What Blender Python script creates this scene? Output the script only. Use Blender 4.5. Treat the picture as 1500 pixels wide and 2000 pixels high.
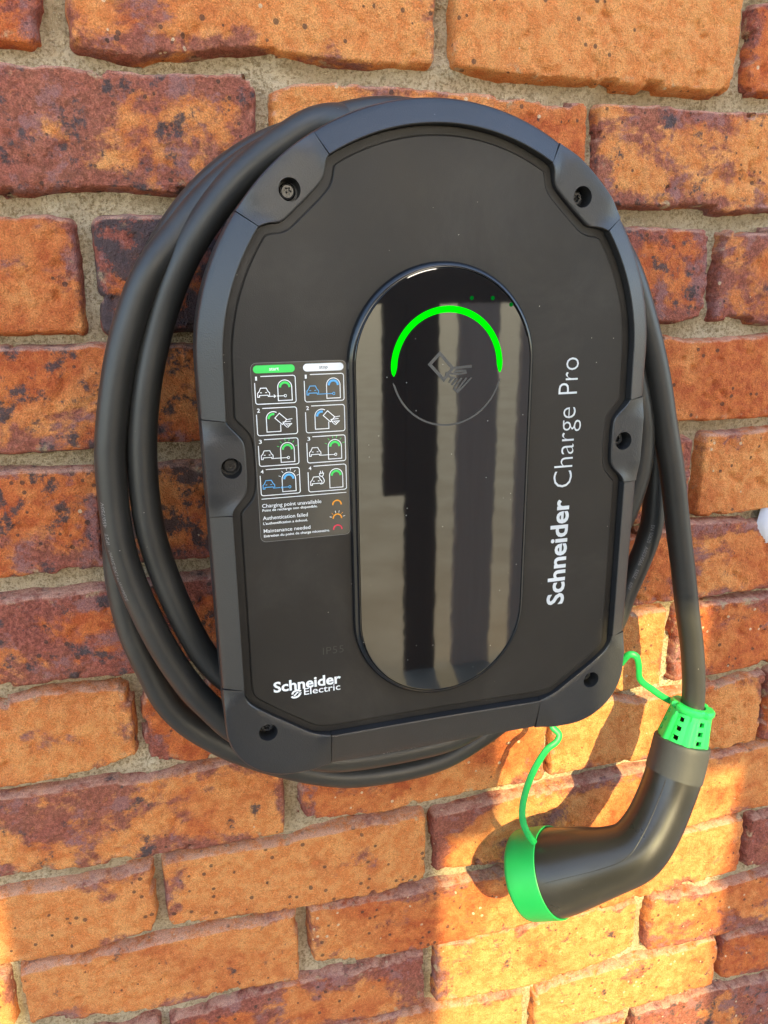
# EV wall charger with coiled cable on a brick wall.
# Working units are millimetres in wall space: x right, y up, z out of the wall
# (wall face at z = 0); V() turns that into Blender metres (x, -z, y).
import bpy, bmesh, math, random
import numpy as np
from mathutils import Vector, Matrix

for o in list(bpy.data.objects):
    bpy.data.objects.remove(o, do_unlink=True)
scene = bpy.context.scene
col = scene.collection

# ------------------------------------------------------------------ camera
cam_d = bpy.data.cameras.new("camera")
cam = bpy.data.objects.new("camera", cam_d)
col.objects.link(cam)
R = ((0.9623492279, 0.0777389301, -0.2604623241),
     (-0.0031374144, 0.9613431112, 0.2753353941),
     (0.2717979400, -0.2641516256, 0.9253917000))
cam.matrix_world = Matrix((
    (R[0][0], R[0][1], R[0][2], 0.1176005),
    (-R[2][0], -R[2][1], -R[2][2], -0.4870097),
    (R[1][0], R[1][1], R[1][2], -0.1277986),
    (0, 0, 0, 1)))
cam_d.sensor_fit = 'VERTICAL'
cam_d.sensor_height = 24.0
cam_d.lens = 1445.0 / 2000.0 * 24.0
cam_d.clip_start = 0.01
cam_d.clip_end = 2000.0
scene.camera = cam

# ------------------------------------------------------------------ light
SUN_TRAVEL = Vector((-0.18, 1.0, -0.44))          # Blender axes, into the wall
to_sun = -SUN_TRAVEL.normalized()
world = bpy.data.worlds.new("World")
scene.world = world
world.use_nodes = True
wn = world.node_tree
wn.nodes.clear()
sky = wn.nodes.new("ShaderNodeTexSky")
sky.sky_type = 'NISHITA'
sky.sun_disc = False
sky.sun_elevation = math.asin(to_sun.z)
sky.sun_rotation = math.atan2(to_sun.x, to_sun.y)
sky.air_density = 1.0
sky.dust_density = 1.0
sky.ozone_density = 1.0
bg = wn.nodes.new("ShaderNodeBackground")
bg.inputs[1].default_value = 0.15
wo = wn.nodes.new("ShaderNodeOutputWorld")
wn.links.new(sky.outputs[0], bg.inputs[0])
wn.links.new(bg.outputs[0], wo.inputs[0])

sun_d = bpy.data.lights.new("sun", 'SUN')
sun_d.energy = 2.0
sun_d.angle = math.radians(0.5)
sun_d.color = (1.0, 0.84, 0.40)
sun = bpy.data.objects.new("sun", sun_d)
col.objects.link(sun)
sun.rotation_mode = 'QUATERNION'
sun.rotation_quaternion = SUN_TRAVEL.to_track_quat('-Z', 'Y')
sun.location = (1.0, -4.0, 3.0)

scene.render.engine = 'CYCLES'
scene.view_settings.view_transform = 'Standard'
scene.view_settings.look = 'None'
scene.view_settings.gamma = 1.0
scene.view_settings.use_curve_mapping = False
scene.view_settings.exposure = 2.25
scene.cycles.max_bounces = 6
scene.cycles.diffuse_bounces = 3
scene.cycles.glossy_bounces = 3
scene.cycles.transmission_bounces = 2
scene.cycles.caustics_reflective = False
scene.cycles.caustics_refractive = False

rng = random.Random(7)


# ------------------------------------------------------------------ helpers
def V(x, y, z):
    return (x / 1000.0, -z / 1000.0, y / 1000.0)


def tag(o, label, cat, group=None):
    o["label"] = label
    o["category"] = cat
    if group:
        o["group"] = group
    return o


def empty(name, x, y, z, parent=None):
    o = bpy.data.objects.new(name, None)
    o.empty_display_size = 0.05
    col.objects.link(o)
    if parent:
        o.parent = parent
    o.location = V(x, y, z)
    return o


class MB:
    """Collects vertices (mm, wall or charger space) and faces."""

    def __init__(self):
        self.v, self.f, self.m = [], [], []

    def add(self, verts, faces, mat=0):
        b = len(self.v)
        self.v.extend([tuple(q) for q in verts])
        for f in faces:
            self.f.append([i + b for i in f])
            self.m.append(mat)

    def mesh(self, name, mats, smooth=True, sharp=35.0):
        me = bpy.data.meshes.new(name)
        me.from_pydata([V(*q) for q in self.v], [], self.f)
        if not isinstance(mats, (list, tuple)):
            mats = [mats]
        for m in mats:
            me.materials.append(m)
        if len(mats) > 1:
            me.polygons.foreach_set("material_index", self.m)
        bm = bmesh.new()
        bm.from_mesh(me)
        bmesh.ops.recalc_face_normals(bm, faces=bm.faces)
        if smooth:
            a = math.radians(sharp)
            for f in bm.faces:
                f.smooth = True
            for e in bm.edges:
                if len(e.link_faces) != 2 or e.calc_face_angle(0.0) > a:
                    e.smooth = False
        bm.to_mesh(me)
        bm.free()
        return me

    def build(self, name, mats, parent=None, smooth=True, sharp=35.0):
        o = bpy.data.objects.new(name, self.mesh(name, mats, smooth, sharp))
        col.objects.link(o)
        if parent:
            o.parent = parent
        return o


def flat_mesh(name, parts, mats, parent):
    """Flat print: list of (verts2d, faces, z, mat) as front-facing sheets."""
    vs, fs, ms = [], [], []
    for v2, f2, z, m in parts:
        b = len(vs)
        vs.extend([V(x, y, z) for x, y in v2])
        for f in f2:
            f = list(f)
            # front facing = counter-clockwise in (x, y)
            a = 0.0
            for i in range(len(f)):
                x0, y0 = v2[f[i]]
                x1, y1 = v2[f[(i + 1) % len(f)]]
                a += x0 * y1 - x1 * y0
            if a < 0:
                f.reverse()
            fs.append([i + b for i in f])
            ms.append(m)
    me = bpy.data.meshes.new(name)
    me.from_pydata(vs, [], fs)
    for m in mats:
        me.materials.append(m)
    me.polygons.foreach_set("material_index", ms)
    me.update()
    o = bpy.data.objects.new(name, me)
    col.objects.link(o)
    o.parent = parent
    return o


def stroke(pts, w, closed=False):
    """Mitred flat ribbon along a polyline."""
    n = len(pts)
    L, Rr = [], []
    for i in range(n):
        if closed:
            a, b = pts[(i - 1) % n], pts[(i + 1) % n]
        else:
            a, b = pts[max(i - 1, 0)], pts[min(i + 1, n - 1)]
        p = pts[i]
        d0 = Vector((p[0] - a[0], p[1] - a[1]))
        d1 = Vector((b[0] - p[0], b[1] - p[1]))
        if d0.length < 1e-9:
            d0 = d1
        if d1.length < 1e-9:
            d1 = d0
        d0.normalize()
        d1.normalize()
        t = d0 + d1
        if t.length < 1e-6:
            t = d0
        t.normalize()
        nrm = Vector((-t.y, t.x))
        c = max(0.45, nrm.dot(Vector((-d0.y, d0.x))))
        h = 0.5 * w / c
        L.append((p[0] + nrm.x * h, p[1] + nrm.y * h))
        Rr.append((p[0] - nrm.x * h, p[1] - nrm.y * h))
    v = L + Rr
    m = n if closed else n - 1
    f = [(i, (i + 1) % n, n + (i + 1) % n, n + i) for i in range(m)]
    return v, f


def disc(cx, cy, r, n=16):
    v = [(cx + r * math.cos(2 * math.pi * i / n), cy + r * math.sin(2 * math.pi * i / n)) for i in range(n)]
    return v, [list(range(n))]


def arc(cx, cy, r, a0, a1, n=16, ry=None):
    ry = r if ry is None else ry
    return [(cx + r * math.cos(math.radians(a0 + (a1 - a0) * i / n)),
             cy + ry * math.sin(math.radians(a0 + (a1 - a0) * i / n))) for i in range(n + 1)]


def rrect(x0, y0, x1, y1, r, n=5):
    p = []
    for cx, cy, a in ((x1 - r, y1 - r, 0), (x0 + r, y1 - r, 90), (x0 + r, y0 + r, 180), (x1 - r, y0 + r, 270)):
        p += arc(cx, cy, r, a, a + 90, n)
    return p


def text2d(s, bold=0.0, spacing=1.0):
    """Built-in font as 2D verts / faces, bbox normalised to start at 0,0."""
    c = bpy.data.curves.new("t", 'FONT')
    c.body = s
    c.size = 1.0
    c.offset = bold
    c.space_character = spacing
    c.resolution_u = 3
    o = bpy.data.objects.new("t", c)
    col.objects.link(o)
    dg = bpy.context.evaluated_depsgraph_get()
    me = bpy.data.meshes.new_from_object(o.evaluated_get(dg))
    v = [(q.co.x, q.co.y) for q in me.vertices]
    f = [list(q.vertices) for q in me.polygons]
    bpy.data.objects.remove(o, do_unlink=True)
    bpy.data.meshes.remove(me)
    bpy.data.curves.remove(c)
    return v, f


def fit_text(s, x0, x1, base, cap, bold=0.0, spacing=1.0):
    """Text from x0 to x1 on the baseline, capital height cap."""
    v, f = text2d(s, bold, spacing)
    cv, _ = text2d("H", bold)
    ch = max(q[1] for q in cv) - min(q[1] for q in cv)
    b0 = min(q[1] for q in cv)
    lo, hi = min(q[0] for q in v), max(q[0] for q in v)
    sx, sy = (x1 - x0) / (hi - lo), cap / ch
    return [(x0 + (x - lo) * sx, base + (y - b0) * sy) for x, y in v], f


def catmull(pts, per=10):
    out = []
    n = len(pts)
    P = [np.array(q, float) for q in pts]
    for i in range(n - 1):
        p0, p1, p2, p3 = P[max(i - 1, 0)], P[i], P[i + 1], P[min(i + 2, n - 1)]
        for k in range(per):
            t = k / per
            out.append(0.5 * ((2 * p1) + (-p0 + p2) * t + (2 * p0 - 5 * p1 + 4 * p2 - p3) * t * t
                              + (-p0 + 3 * p1 - 3 * p2 + p3) * t ** 3))
    out.append(P[-1])
    return out


def smooth_path(pts, it=3):
    P = np.array(pts)
    for _ in range(it):
        Q = P.copy()
        Q[1:-1] = 0.25 * P[:-2] + 0.5 * P[1:-1] + 0.25 * P[2:]
        P = Q
    return P


def frames(P):
    """Parallel-transported frames along a path."""
    P = np.array(P)
    n = len(P)
    T = np.zeros_like(P)
    T[1:-1] = P[2:] - P[:-2]
    T[0] = P[1] - P[0]
    T[-1] = P[-1] - P[-2]
    T /= np.linalg.norm(T, axis=1)[:, None]
    up = np.array([0, 0, 1.0]) if abs(T[0][2]) < 0.9 else np.array([1.0, 0, 0])
    u = np.cross(T[0], np.cross(up, T[0]))
    u /= np.linalg.norm(u)
    U = [u]
    for i in range(1, n):
        u = U[-1] - T[i] * np.dot(U[-1], T[i])
        U.append(u / np.linalg.norm(u))
    U = np.array(U)
    return T, U, np.cross(T, U)


def tube(mb, P, rad, seg=24, flat=(1.0, 1.0), caps=True, mat=0):
    P = np.array(P)
    n = len(P)
    if not hasattr(rad, '__len__'):
        rad = [rad] * n
    T, U, W = frames(P)
    vs, fs = [], []
    for i in range(n):
        for k in range(seg):
            a = 2 * math.pi * k / seg
            vs.append(P[i] + rad[i] * (flat[0] * math.cos(a) * U[i] + flat[1] * math.sin(a) * W[i]))
    for i in range(n - 1):
        for k in range(seg):
            k2 = (k + 1) % seg
            fs.append((i * seg + k, i * seg + k2, (i + 1) * seg + k2, (i + 1) * seg + k))
    if caps:
        fs.append(list(range(seg)))
        fs.append([(n - 1) * seg + k for k in range(seg)])
    mb.add(vs, fs, mat)
    return T, U, W


# vectorised value noise -------------------------------------------------
def _hash(ix, iy, seed):
    h = (ix.astype(np.int64) * 374761393 + iy.astype(np.int64) * 668265263 + seed * 974634777) & 0xFFFFFFFF
    h = ((h ^ (h >> 13)) * 1274126177) & 0xFFFFFFFF
    h = (h ^ (h >> 16)) & 0xFFFFFFFF
    return h / 4294967295.0 * 2.0 - 1.0


def vnoise(x, y, seed):
    xi, yi = np.floor(x), np.floor(y)
    fx, fy = x - xi, y - yi
    fx = fx * fx * fx * (fx * (fx * 6 - 15) + 10)
    fy = fy * fy * fy * (fy * (fy * 6 - 15) + 10)
    a = _hash(xi, yi, seed)
    b = _hash(xi + 1, yi, seed)
    c = _hash(xi, yi + 1, seed)
    d = _hash(xi + 1, yi + 1, seed)
    return (a * (1 - fx) + b * fx) * (1 - fy) + (c * (1 - fx) + d * fx) * fy


def fbm(x, y, lam, seed, octv=4, gain=0.5):
    s, amp, tot = np.zeros_like(x), 1.0, 0.0
    for o in range(octv):
        k = 2.0 ** o / lam
        ca, sa = math.cos(0.6 + o), math.sin(0.6 + o)
        s += amp * vnoise((ca * x - sa * y) * k + 17.3 * o, (sa * x + ca * y) * k - 9.1 * o, seed + o * 31)
        tot += amp
        amp *= gain
    return s / tot


# ------------------------------------------------------------------ materials
def new_mat(name):
    m = bpy.data.materials.new(name)
    m.use_nodes = True
    nt = m.node_tree
    b = nt.nodes["Principled BSDF"]
    return m, nt, b


def N(nt, kind, **kw):
    n = nt.nodes.new(kind)
    for k, v in kw.items():
        if k.startswith("i_"):
            key = k[2:]
            key = int(key) if key.isdigit() else key.replace("_", " ")
            n.inputs[key].default_value = v
        else:
            setattr(n, k, v)
    return n


def math_node(nt, op, a, b=None, c=None, clamp=False):
    n = nt.nodes.new("ShaderNodeMath")
    n.operation = op
    n.use_clamp = clamp
    for i, q in enumerate((a, b, c)):
        if q is None:
            continue
        if isinstance(q, (int, float)):
            n.inputs[i].default_value = q
        else:
            nt.links.new(q, n.inputs[i])
    return n.outputs[0]


def mixc(nt, fac, a, b, blend='MIX'):
    n = nt.nodes.new("ShaderNodeMix")
    n.data_type = 'RGBA'
    n.blend_type = blend
    for sock, q in ((n.inputs[0], fac), (n.inputs[6], a), (n.inputs[7], b)):
        if isinstance(q, (int, float)):
            sock.default_value = q
        elif isinstance(q, tuple):
            sock.default_value = (*q, 1.0)
        else:
            nt.links.new(q, sock)
    return n.outputs[2]


def sstep(nt, x, lo, hi):
    n = nt.nodes.new("ShaderNodeMapRange")
    n.interpolation_type = 'SMOOTHSTEP'
    for i, q in ((0, x), (1, lo), (2, hi)):
        if isinstance(q, (int, float)):
            n.inputs[i].default_value = q
        else:
            nt.links.new(q, n.inputs[i])
    return n.outputs[0]


def noise(nt, vec, scale, detail=4.0, rough=0.55, dist=0.0):
    n = nt.nodes.new("ShaderNodeTexNoise")
    n.inputs["Scale"].default_value = scale
    n.inputs["Detail"].default_value = detail
    n.inputs["Roughness"].default_value = rough
    n.inputs["Distortion"].default_value = dist
    nt.links.new(vec, n.inputs["Vector"])
    return n.outputs[0]


def voro(nt, vec, scale):
    n = nt.nodes.new("ShaderNodeTexVoronoi")
    n.inputs["Scale"].default_value = scale
    nt.links.new(vec, n.inputs["Vector"])
    return n.outputs["Distance"], n.outputs["Color"]


def bump(nt, h, strength, dist, prev=None):
    n = nt.nodes.new("ShaderNodeBump")
    n.inputs["Strength"].default_value = strength
    n.inputs["Distance"].default_value = dist
    nt.links.new(h, n.inputs["Height"])
    if prev is not None:
        nt.links.new(prev, n.inputs["Normal"])
    return n.outputs[0]


def brick_material():
    m, nt, b = new_mat("fired_brick")
    tc = N(nt, "ShaderNodeTexCoord")
    oi = N(nt, "ShaderNodeObjectInfo")
    off = N(nt, "ShaderNodeVectorMath", operation='SCALE')
    cmb = N(nt, "ShaderNodeCombineXYZ", i_0=37.0, i_1=11.0, i_2=23.0)
    nt.links.new(cmb.outputs[0], off.inputs[0])
    nt.links.new(oi.outputs["Random"], off.inputs["Scale"])
    add = N(nt, "ShaderNodeVectorMath", operation='ADD')
    nt.links.new(tc.outputs["Object"], add.inputs[0])
    nt.links.new(off.outputs[0], add.inputs[1])
    vec = add.outputs[0]
    # stretched coordinates: drag streaks along the brick
    mp = N(nt, "ShaderNodeMapping")
    mp.inputs["Scale"].default_value = (0.8, 1.0, 1.0)
    mp.inputs["Rotation"].default_value = (0.0, 0.35, 0.0)
    nt.links.new(vec, mp.inputs[0])
    svec = mp.outputs[0]
    sep = N(nt, "ShaderNodeSeparateColor")
    nt.links.new(oi.outputs["Color"], sep.inputs[0])
    burn, dark, light = sep.outputs[0], sep.outputs[1], sep.outputs[2]
    edge = N(nt, "ShaderNodeAttribute", attribute_name="edge").outputs["Fac"]

    n_big = noise(nt, svec, 21.0, 7.0, 0.70, 0.25)
    n_mid = noise(nt, vec, 60.0, 5.0, 0.72, 0.0)
    n_lit = noise(nt, svec, 14.0, 3.0, 0.6, 0.3)
    n_fine = noise(nt, vec, 380.0, 3.0, 0.7)
    n_grain = noise(nt, vec, 1300.0, 1.0, 0.7)
    n_mott = noise(nt, vec, 110.0, 4.0, 0.72)

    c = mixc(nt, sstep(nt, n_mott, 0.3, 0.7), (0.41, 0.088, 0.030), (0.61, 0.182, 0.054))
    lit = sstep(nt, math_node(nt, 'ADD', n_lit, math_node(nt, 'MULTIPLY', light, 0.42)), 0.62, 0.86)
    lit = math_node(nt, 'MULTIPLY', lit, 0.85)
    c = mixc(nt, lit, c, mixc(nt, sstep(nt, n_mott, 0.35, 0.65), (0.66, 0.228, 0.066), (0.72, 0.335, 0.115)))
    # purple flashing from the kiln
    bs = math_node(nt, 'ADD', n_big, math_node(nt, 'MULTIPLY', burn, 0.37))
    ed = math_node(nt, 'MULTIPLY', math_node(nt, 'SUBTRACT', 1.0, edge), 0.10)
    bs = math_node(nt, 'ADD', bs, ed)
    bm_ = sstep(nt, bs, 0.69, 0.775)
    pur = mixc(nt, sstep(nt, n_fine, 0.35, 0.68), (0.165, 0.054, 0.046), (0.35, 0.115, 0.088))
    c = mixc(nt, math_node(nt, 'MULTIPLY', bm_, 0.86), c, pur)
    # grey-lilac bloom over the flashed zones
    lil = math_node(nt, 'MULTIPLY', sstep(nt, noise(nt, vec, 38.0, 5.0, 0.7), 0.52, 0.60), bm_)
    c = mixc(nt, math_node(nt, 'MULTIPLY', lil, 0.7), c, (0.30, 0.150, 0.140))
    # blue-black vitrified blotches
    ds = math_node(nt, 'ADD', n_mid, math_node(nt, 'MULTIPLY', dark, 0.30))
    dm = sstep(nt, ds, 0.70, 0.80)
    c = mixc(nt, math_node(nt, 'MULTIPLY', dm, 0.9), c, (0.062, 0.052, 0.056))
    # dark grit and pale lime specks
    d1, k1 = voro(nt, vec, 170.0)
    s1 = N(nt, "ShaderNodeSeparateColor")
    nt.links.new(k1, s1.inputs[0])
    spot = math_node(nt, 'MULTIPLY', math_node(nt, 'LESS_THAN', d1, math_node(nt, 'MULTIPLY', s1.outputs[1], 0.30)),
                     math_node(nt, 'GREATER_THAN', s1.outputs[0], 0.72))
    c = mixc(nt, math_node(nt, 'MULTIPLY', spot, 0.75), c, (0.07, 0.045, 0.035))
    d2, k2 = voro(nt, vec, 115.0)
    s2 = N(nt, "ShaderNodeSeparateColor")
    nt.links.new(k2, s2.inputs[0])
    pale = math_node(nt, 'MULTIPLY', math_node(nt, 'LESS_THAN', d2, 0.15),
                     math_node(nt, 'GREATER_THAN', s2.outputs[1], 0.86))
    c = mixc(nt, math_node(nt, 'MULTIPLY', pale, 0.75), c, (0.66, 0.52, 0.34))
    # hairline cracks
    wv = noise(nt, svec, 34.0, 3.0, 0.5, 2.5)
    crack = sstep(nt, math_node(nt, 'ABSOLUTE', math_node(nt, 'SUBTRACT', wv, 0.5)), 0.0, 0.006)
    cmask = sstep(nt, noise(nt, vec, 26.0, 2.0), 0.56, 0.66)
    crk = math_node(nt, 'MULTIPLY', math_node(nt, 'SUBTRACT', 1.0, crack), cmask)
    c = mixc(nt, math_node(nt, 'MULTIPLY', crk, 0.7), c, (0.06, 0.03, 0.02))
    # worn pink arris; sky light on up-facing edges painted into the colour
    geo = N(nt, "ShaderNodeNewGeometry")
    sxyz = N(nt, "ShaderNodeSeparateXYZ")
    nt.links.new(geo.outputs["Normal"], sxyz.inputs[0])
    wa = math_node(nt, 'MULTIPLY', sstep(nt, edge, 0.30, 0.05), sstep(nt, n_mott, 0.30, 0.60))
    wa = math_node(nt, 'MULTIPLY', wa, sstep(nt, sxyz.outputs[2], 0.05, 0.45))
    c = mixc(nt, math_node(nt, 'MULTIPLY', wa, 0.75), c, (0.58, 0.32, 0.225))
    # mortar smears on the arrises
    sm = math_node(nt, 'MULTIPLY', sstep(nt, edge, 0.55, 0.15),
                   sstep(nt, noise(nt, vec, 75.0, 5.0, 0.6), 0.60, 0.70))
    c = mixc(nt, math_node(nt, 'MULTIPLY', sm, 0.8), c, (0.46, 0.35, 0.21))
    # grain
    g = N(nt, "ShaderNodeMapRange")
    nt.links.new(n_grain, g.inputs[0])
    for i, q in ((1, 0.25), (2, 0.75), (3, 0.62), (4, 1.32)):
        g.inputs[i].default_value = q
    gv = N(nt, "ShaderNodeCombineColor")
    for i in range(3):
        nt.links.new(g.outputs[0], gv.inputs[i])
    c = mixc(nt, 1.0, c, gv.outputs[0], 'MULTIPLY')
    nt.links.new(c, b.inputs["Base Color"])
    rgh = N(nt, "ShaderNodeMapRange")
    nt.links.new(n_mott, rgh.inputs[0])
    rgh.inputs[3].default_value = 0.95
    rgh.inputs[4].default_value = 0.8
    nt.links.new(math_node(nt, 'SUBTRACT', rgh.outputs[0], math_node(nt, 'MULTIPLY', dm, 0.25)), b.inputs["Roughness"])
    b.inputs["Specular IOR Level"].default_value = 0.2
    h = math_node(nt, 'SUBTRACT', n_fine, math_node(nt, 'MULTIPLY', spot, 0.9))
    h = math_node(nt, 'ADD', h, math_node(nt, 'MULTIPLY', n_mott, 1.3))
    nb = bump(nt, h, 1.0, 0.0016)
    nb = bump(nt, n_grain, 0.7, 0.0006, nb)
    nt.links.new(nb, b.inputs["Normal"])
    return m


def mortar_material():
    m, nt, b = new_mat("sandy_mortar")
    tc = N(nt, "ShaderNodeTexCoord")
    vec = tc.outputs["Object"]
    a = noise(nt, vec, 420.0, 3.0, 0.75)
    c = noise(nt, vec, 18.0, 3.0, 0.6)
    g = noise(nt, vec, 1100.0, 1.0, 0.7)
    cc = mixc(nt, sstep(nt, c, 0.3, 0.7), (0.47, 0.365, 0.22), (0.64, 0.535, 0.37))
    cc = mixc(nt, sstep(nt, a, 0.46, 0.62), cc, (0.33, 0.25, 0.145))
    cc = mixc(nt, math_node(nt, 'MULTIPLY', sstep(nt, g, 0.60, 0.70), 0.6), cc, (0.66, 0.58, 0.42))
    nt.links.new(cc, b.inputs["Base Color"])
    b.inputs["Roughness"].default_value = 0.95
    b.inputs["Specular IOR Level"].default_value = 0.2
    nb = bump(nt, a, 1.0, 0.0030)
    nb = bump(nt, g, 0.8, 0.0009, nb)
    nt.links.new(nb, b.inputs["Normal"])
    return m


def plastic(name, colr, rough, grain=0.0, gscale=1600.0, dust=0.0, spec=0.5, gdist=0.0002, coat=0.0):
    m, nt, b = new_mat(name)
    tc = N(nt, "ShaderNodeTexCoord")
    vec = tc.outputs["Object"]
    b.inputs["Specular IOR Level"].default_value = spec
    if coat:
        b.inputs["Coat Weight"].default_value = coat
        b.inputs["Coat Roughness"].default_value = 0.38
        b.inputs["Coat IOR"].default_value = 1.6
    cl = mixc(nt, sstep(nt, noise(nt, vec, 30.0, 4.0), 0.35, 0.7), colr, tuple(q * 1.18 for q in colr))
    if dust > 0:
        d, k = voro(nt, vec, 210.0)
        s = N(nt, "ShaderNodeSeparateColor")
        nt.links.new(k, s.inputs[0])
        sp = math_node(nt, 'MULTIPLY', math_node(nt, 'LESS_THAN', d, 0.05),
                       math_node(nt, 'GREATER_THAN', s.outputs[0], 0.80))
        sp = math_node(nt, 'MULTIPLY', sp, sstep(nt, noise(nt, vec, 12.0, 2.0), 0.42, 0.62))
        cl = mixc(nt, math_node(nt, 'MULTIPLY', sp, dust), cl, (0.55, 0.50, 0.42))
        film = sstep(nt, noise(nt, vec, 11.0, 6.0, 0.68, 0.5), 0.45, 0.75)
        cl = mixc(nt, math_node(nt, 'MULTIPLY', film, 0.045 * dust), cl, (0.4, 0.35, 0.28))
    nt.links.new(cl, b.inputs["Base Color"])
    rr = N(nt, "ShaderNodeMapRange")
    nt.links.new(noise(nt, vec, 25.0, 4.0), rr.inputs[0])
    rr.inputs[3].default_value = rough * 0.75
    rr.inputs[4].default_value = rough * 1.25
    nt.links.new(rr.outputs[0], b.inputs["Roughness"])
    if grain > 0:
        nt.links.new(bump(nt, noise(nt, vec, gscale, 2.0, 0.6), grain, gdist), b.inputs["Normal"])
    return m


def glass_material():
    m, nt, b = new_mat("gloss_black_acrylic")
    tc = N(nt, "ShaderNodeTexCoord")
    vec = tc.outputs["Object"]
    d, k = voro(nt, vec, 190.0)
    s = N(nt, "ShaderNodeSeparateColor")
    nt.links.new(k, s.inputs[0])
    sp = math_node(nt, 'MULTIPLY', math_node(nt, 'LESS_THAN', d, 0.06),
                   math_node(nt, 'GREATER_THAN', s.outputs[0], 0.82))
    cl = mixc(nt, math_node(nt, 'MULTIPLY', sp, 0.7), (0.004, 0.004, 0.0042), (0.4, 0.38, 0.33))
    nt.links.new(cl, b.inputs["Base Color"])
    b.inputs["Roughness"].default_value = 0.03
    b.inputs["IOR"].default_value = 2.0
    mp = N(nt, "ShaderNodeMapping")
    mp.inputs["Scale"].default_value = (1.0, 1.0, 1.0)
    nt.links.new(vec, mp.inputs[0])
    nt.links.new(bump(nt, noise(nt, mp.outputs[0], 60.0, 2.0, 0.5), 0.06, 0.0003), b.inputs["Normal"])
    return m


def emit(name, colr, strength, base=(0.02, 0.02, 0.02)):
    m, nt, b = new_mat(name)
    tc = N(nt, "ShaderNodeTexCoord")
    n = noise(nt, tc.outputs["Object"], 70.0, 2.0)
    c = mixc(nt, sstep(nt, n, 0.3, 0.7), tuple(q * 0.8 for q in colr), colr)
    b.inputs["Base Color"].default_value = (*base, 1)
    b.inputs["Roughness"].default_value = 0.6
    b.inputs["Specular IOR Level"].default_value = 0.0
    nt.links.new(c, b.inputs["Emission Color"])
    b.inputs["Emission Strength"].default_value = strength
    return m


def wood_material(name, ca, cb):
    m, nt, b = new_mat(name)
    tc = N(nt, "ShaderNodeTexCoord")
    mp = N(nt, "ShaderNodeMapping")
    mp.inputs["Scale"].default_value = (30.0, 30.0, 1.5)
    nt.links.new(tc.outputs["Object"], mp.inputs[0])
    n = noise(nt, mp.outputs[0], 2.0, 6.0, 0.6, 0.4)
    nt.links.new(mixc(nt, n, ca, cb), b.inputs["Base Color"])
    b.inputs["Roughness"].default_value = 0.8
    return m


def ground_material():
    m, nt, b = new_mat("pale_concrete")
    tc = N(nt, "ShaderNodeTexCoord")
    n = noise(nt, tc.outputs["Object"], 3.0, 8.0, 0.6)
    n2 = noise(nt, tc.outputs["Object"], 180.0, 3.0, 0.6)
    c = mixc(nt, sstep(nt, n, 0.3, 0.7), (0.40, 0.33, 0.23), (0.55, 0.48, 0.36))
    c = mixc(nt, math_node(nt, 'MULTIPLY', n2, 0.4), c, (0.30, 0.25, 0.18))
    nt.links.new(c, b.inputs["Base Color"])
    b.inputs["Roughness"].default_value = 0.9
    return m


M = {
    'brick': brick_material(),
    'mortar': mortar_material(),
    'lid': plastic("matt_black_plastic", (0.0185, 0.0155, 0.0125), 0.46, 0.35, 1800.0, 1.0, spec=0.42),
    'trim': plastic("grained_black_plastic", (0.018, 0.018, 0.019), 0.40, 0.45, 1300.0, 0.4, spec=0.6, gdist=0.0004, coat=0.22),
    'core': plastic("rear_black_plastic", (0.012, 0.012, 0.012), 0.55, 0.2),
    'bezel': plastic("satin_black_bezel", (0.006, 0.007, 0.009), 0.16, 0.0, spec=0.6),
    'glass': glass_material(),
    'led': emit("green_light_strip", (0.0, 1.0, 0.002), 0.30, (0.0, 0.01, 0.0)),
    'green_dim': emit("dim_green_glow", (0.0, 0.35, 0.03), 0.09, (0.0, 0.004, 0.0)),
    'etch': plastic("etched_grey", (0.062, 0.062, 0.060), 0.35),
    'screw': plastic("black_steel", (0.035, 0.034, 0.034), 0.28, spec=0.9),
    'label': plastic("clear_label_film", (0.066, 0.058, 0.046), 0.16, 0.0, dust=0.6, spec=0.8),
    'white': plastic("white_print", (0.82, 0.83, 0.82), 0.5),
    'grey': plastic("silver_print", (0.62, 0.64, 0.64), 0.45),
    'green': plastic("green_print", (0.05, 0.62, 0.10), 0.5),
    'blue': plastic("blue_print", (0.10, 0.40, 0.72), 0.5),
    'orange': plastic("orange_print", (0.85, 0.33, 0.02), 0.5),
    'red': plastic("red_print", (0.75, 0.03, 0.08), 0.5),
    'ink': plastic("dark_print", (0.03, 0.03, 0.03), 0.5),
    'deboss': plastic("debossed_plastic", (0.042, 0.038, 0.033), 0.4),
    'cable': plastic("black_rubber_cable", (0.027, 0.026, 0.023), 0.42, 0.2, 900.0, 0.9, spec=0.6),
    'cprint': plastic("faint_cable_print", (0.22, 0.21, 0.20), 0.6),
    'handle': plastic("black_handle_plastic", (0.020, 0.0185, 0.016), 0.30, 0.12, 1400.0, 1.0, spec=0.6),
    'collar': plastic("grey_collar_plastic", (0.045, 0.044, 0.040), 0.6, 0.4, 1200.0, 0.6),
    'cap': plastic("green_rubber", (0.010, 0.36, 0.075), 0.45, 0.12, 900.0, 0.3),
    'sleeve': plastic("green_plastic", (0.02, 0.60, 0.10), 0.38, 0.10, 900.0, 0.3),
    'wood': wood_material("dark_blocker_timber", (0.06, 0.04, 0.03), (0.12, 0.08, 0.06)),
    'wood_pale': wood_material("pale_reflected_timber", (0.42, 0.31, 0.25), (0.58, 0.46, 0.38)),  # pale boards added to show as brown bands in the glossy panel
    'ground': ground_material(),
    'sealant': plastic("white_sealant", (0.56, 0.57, 0.63), 0.45, 0.3, 300.0),
}


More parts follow.
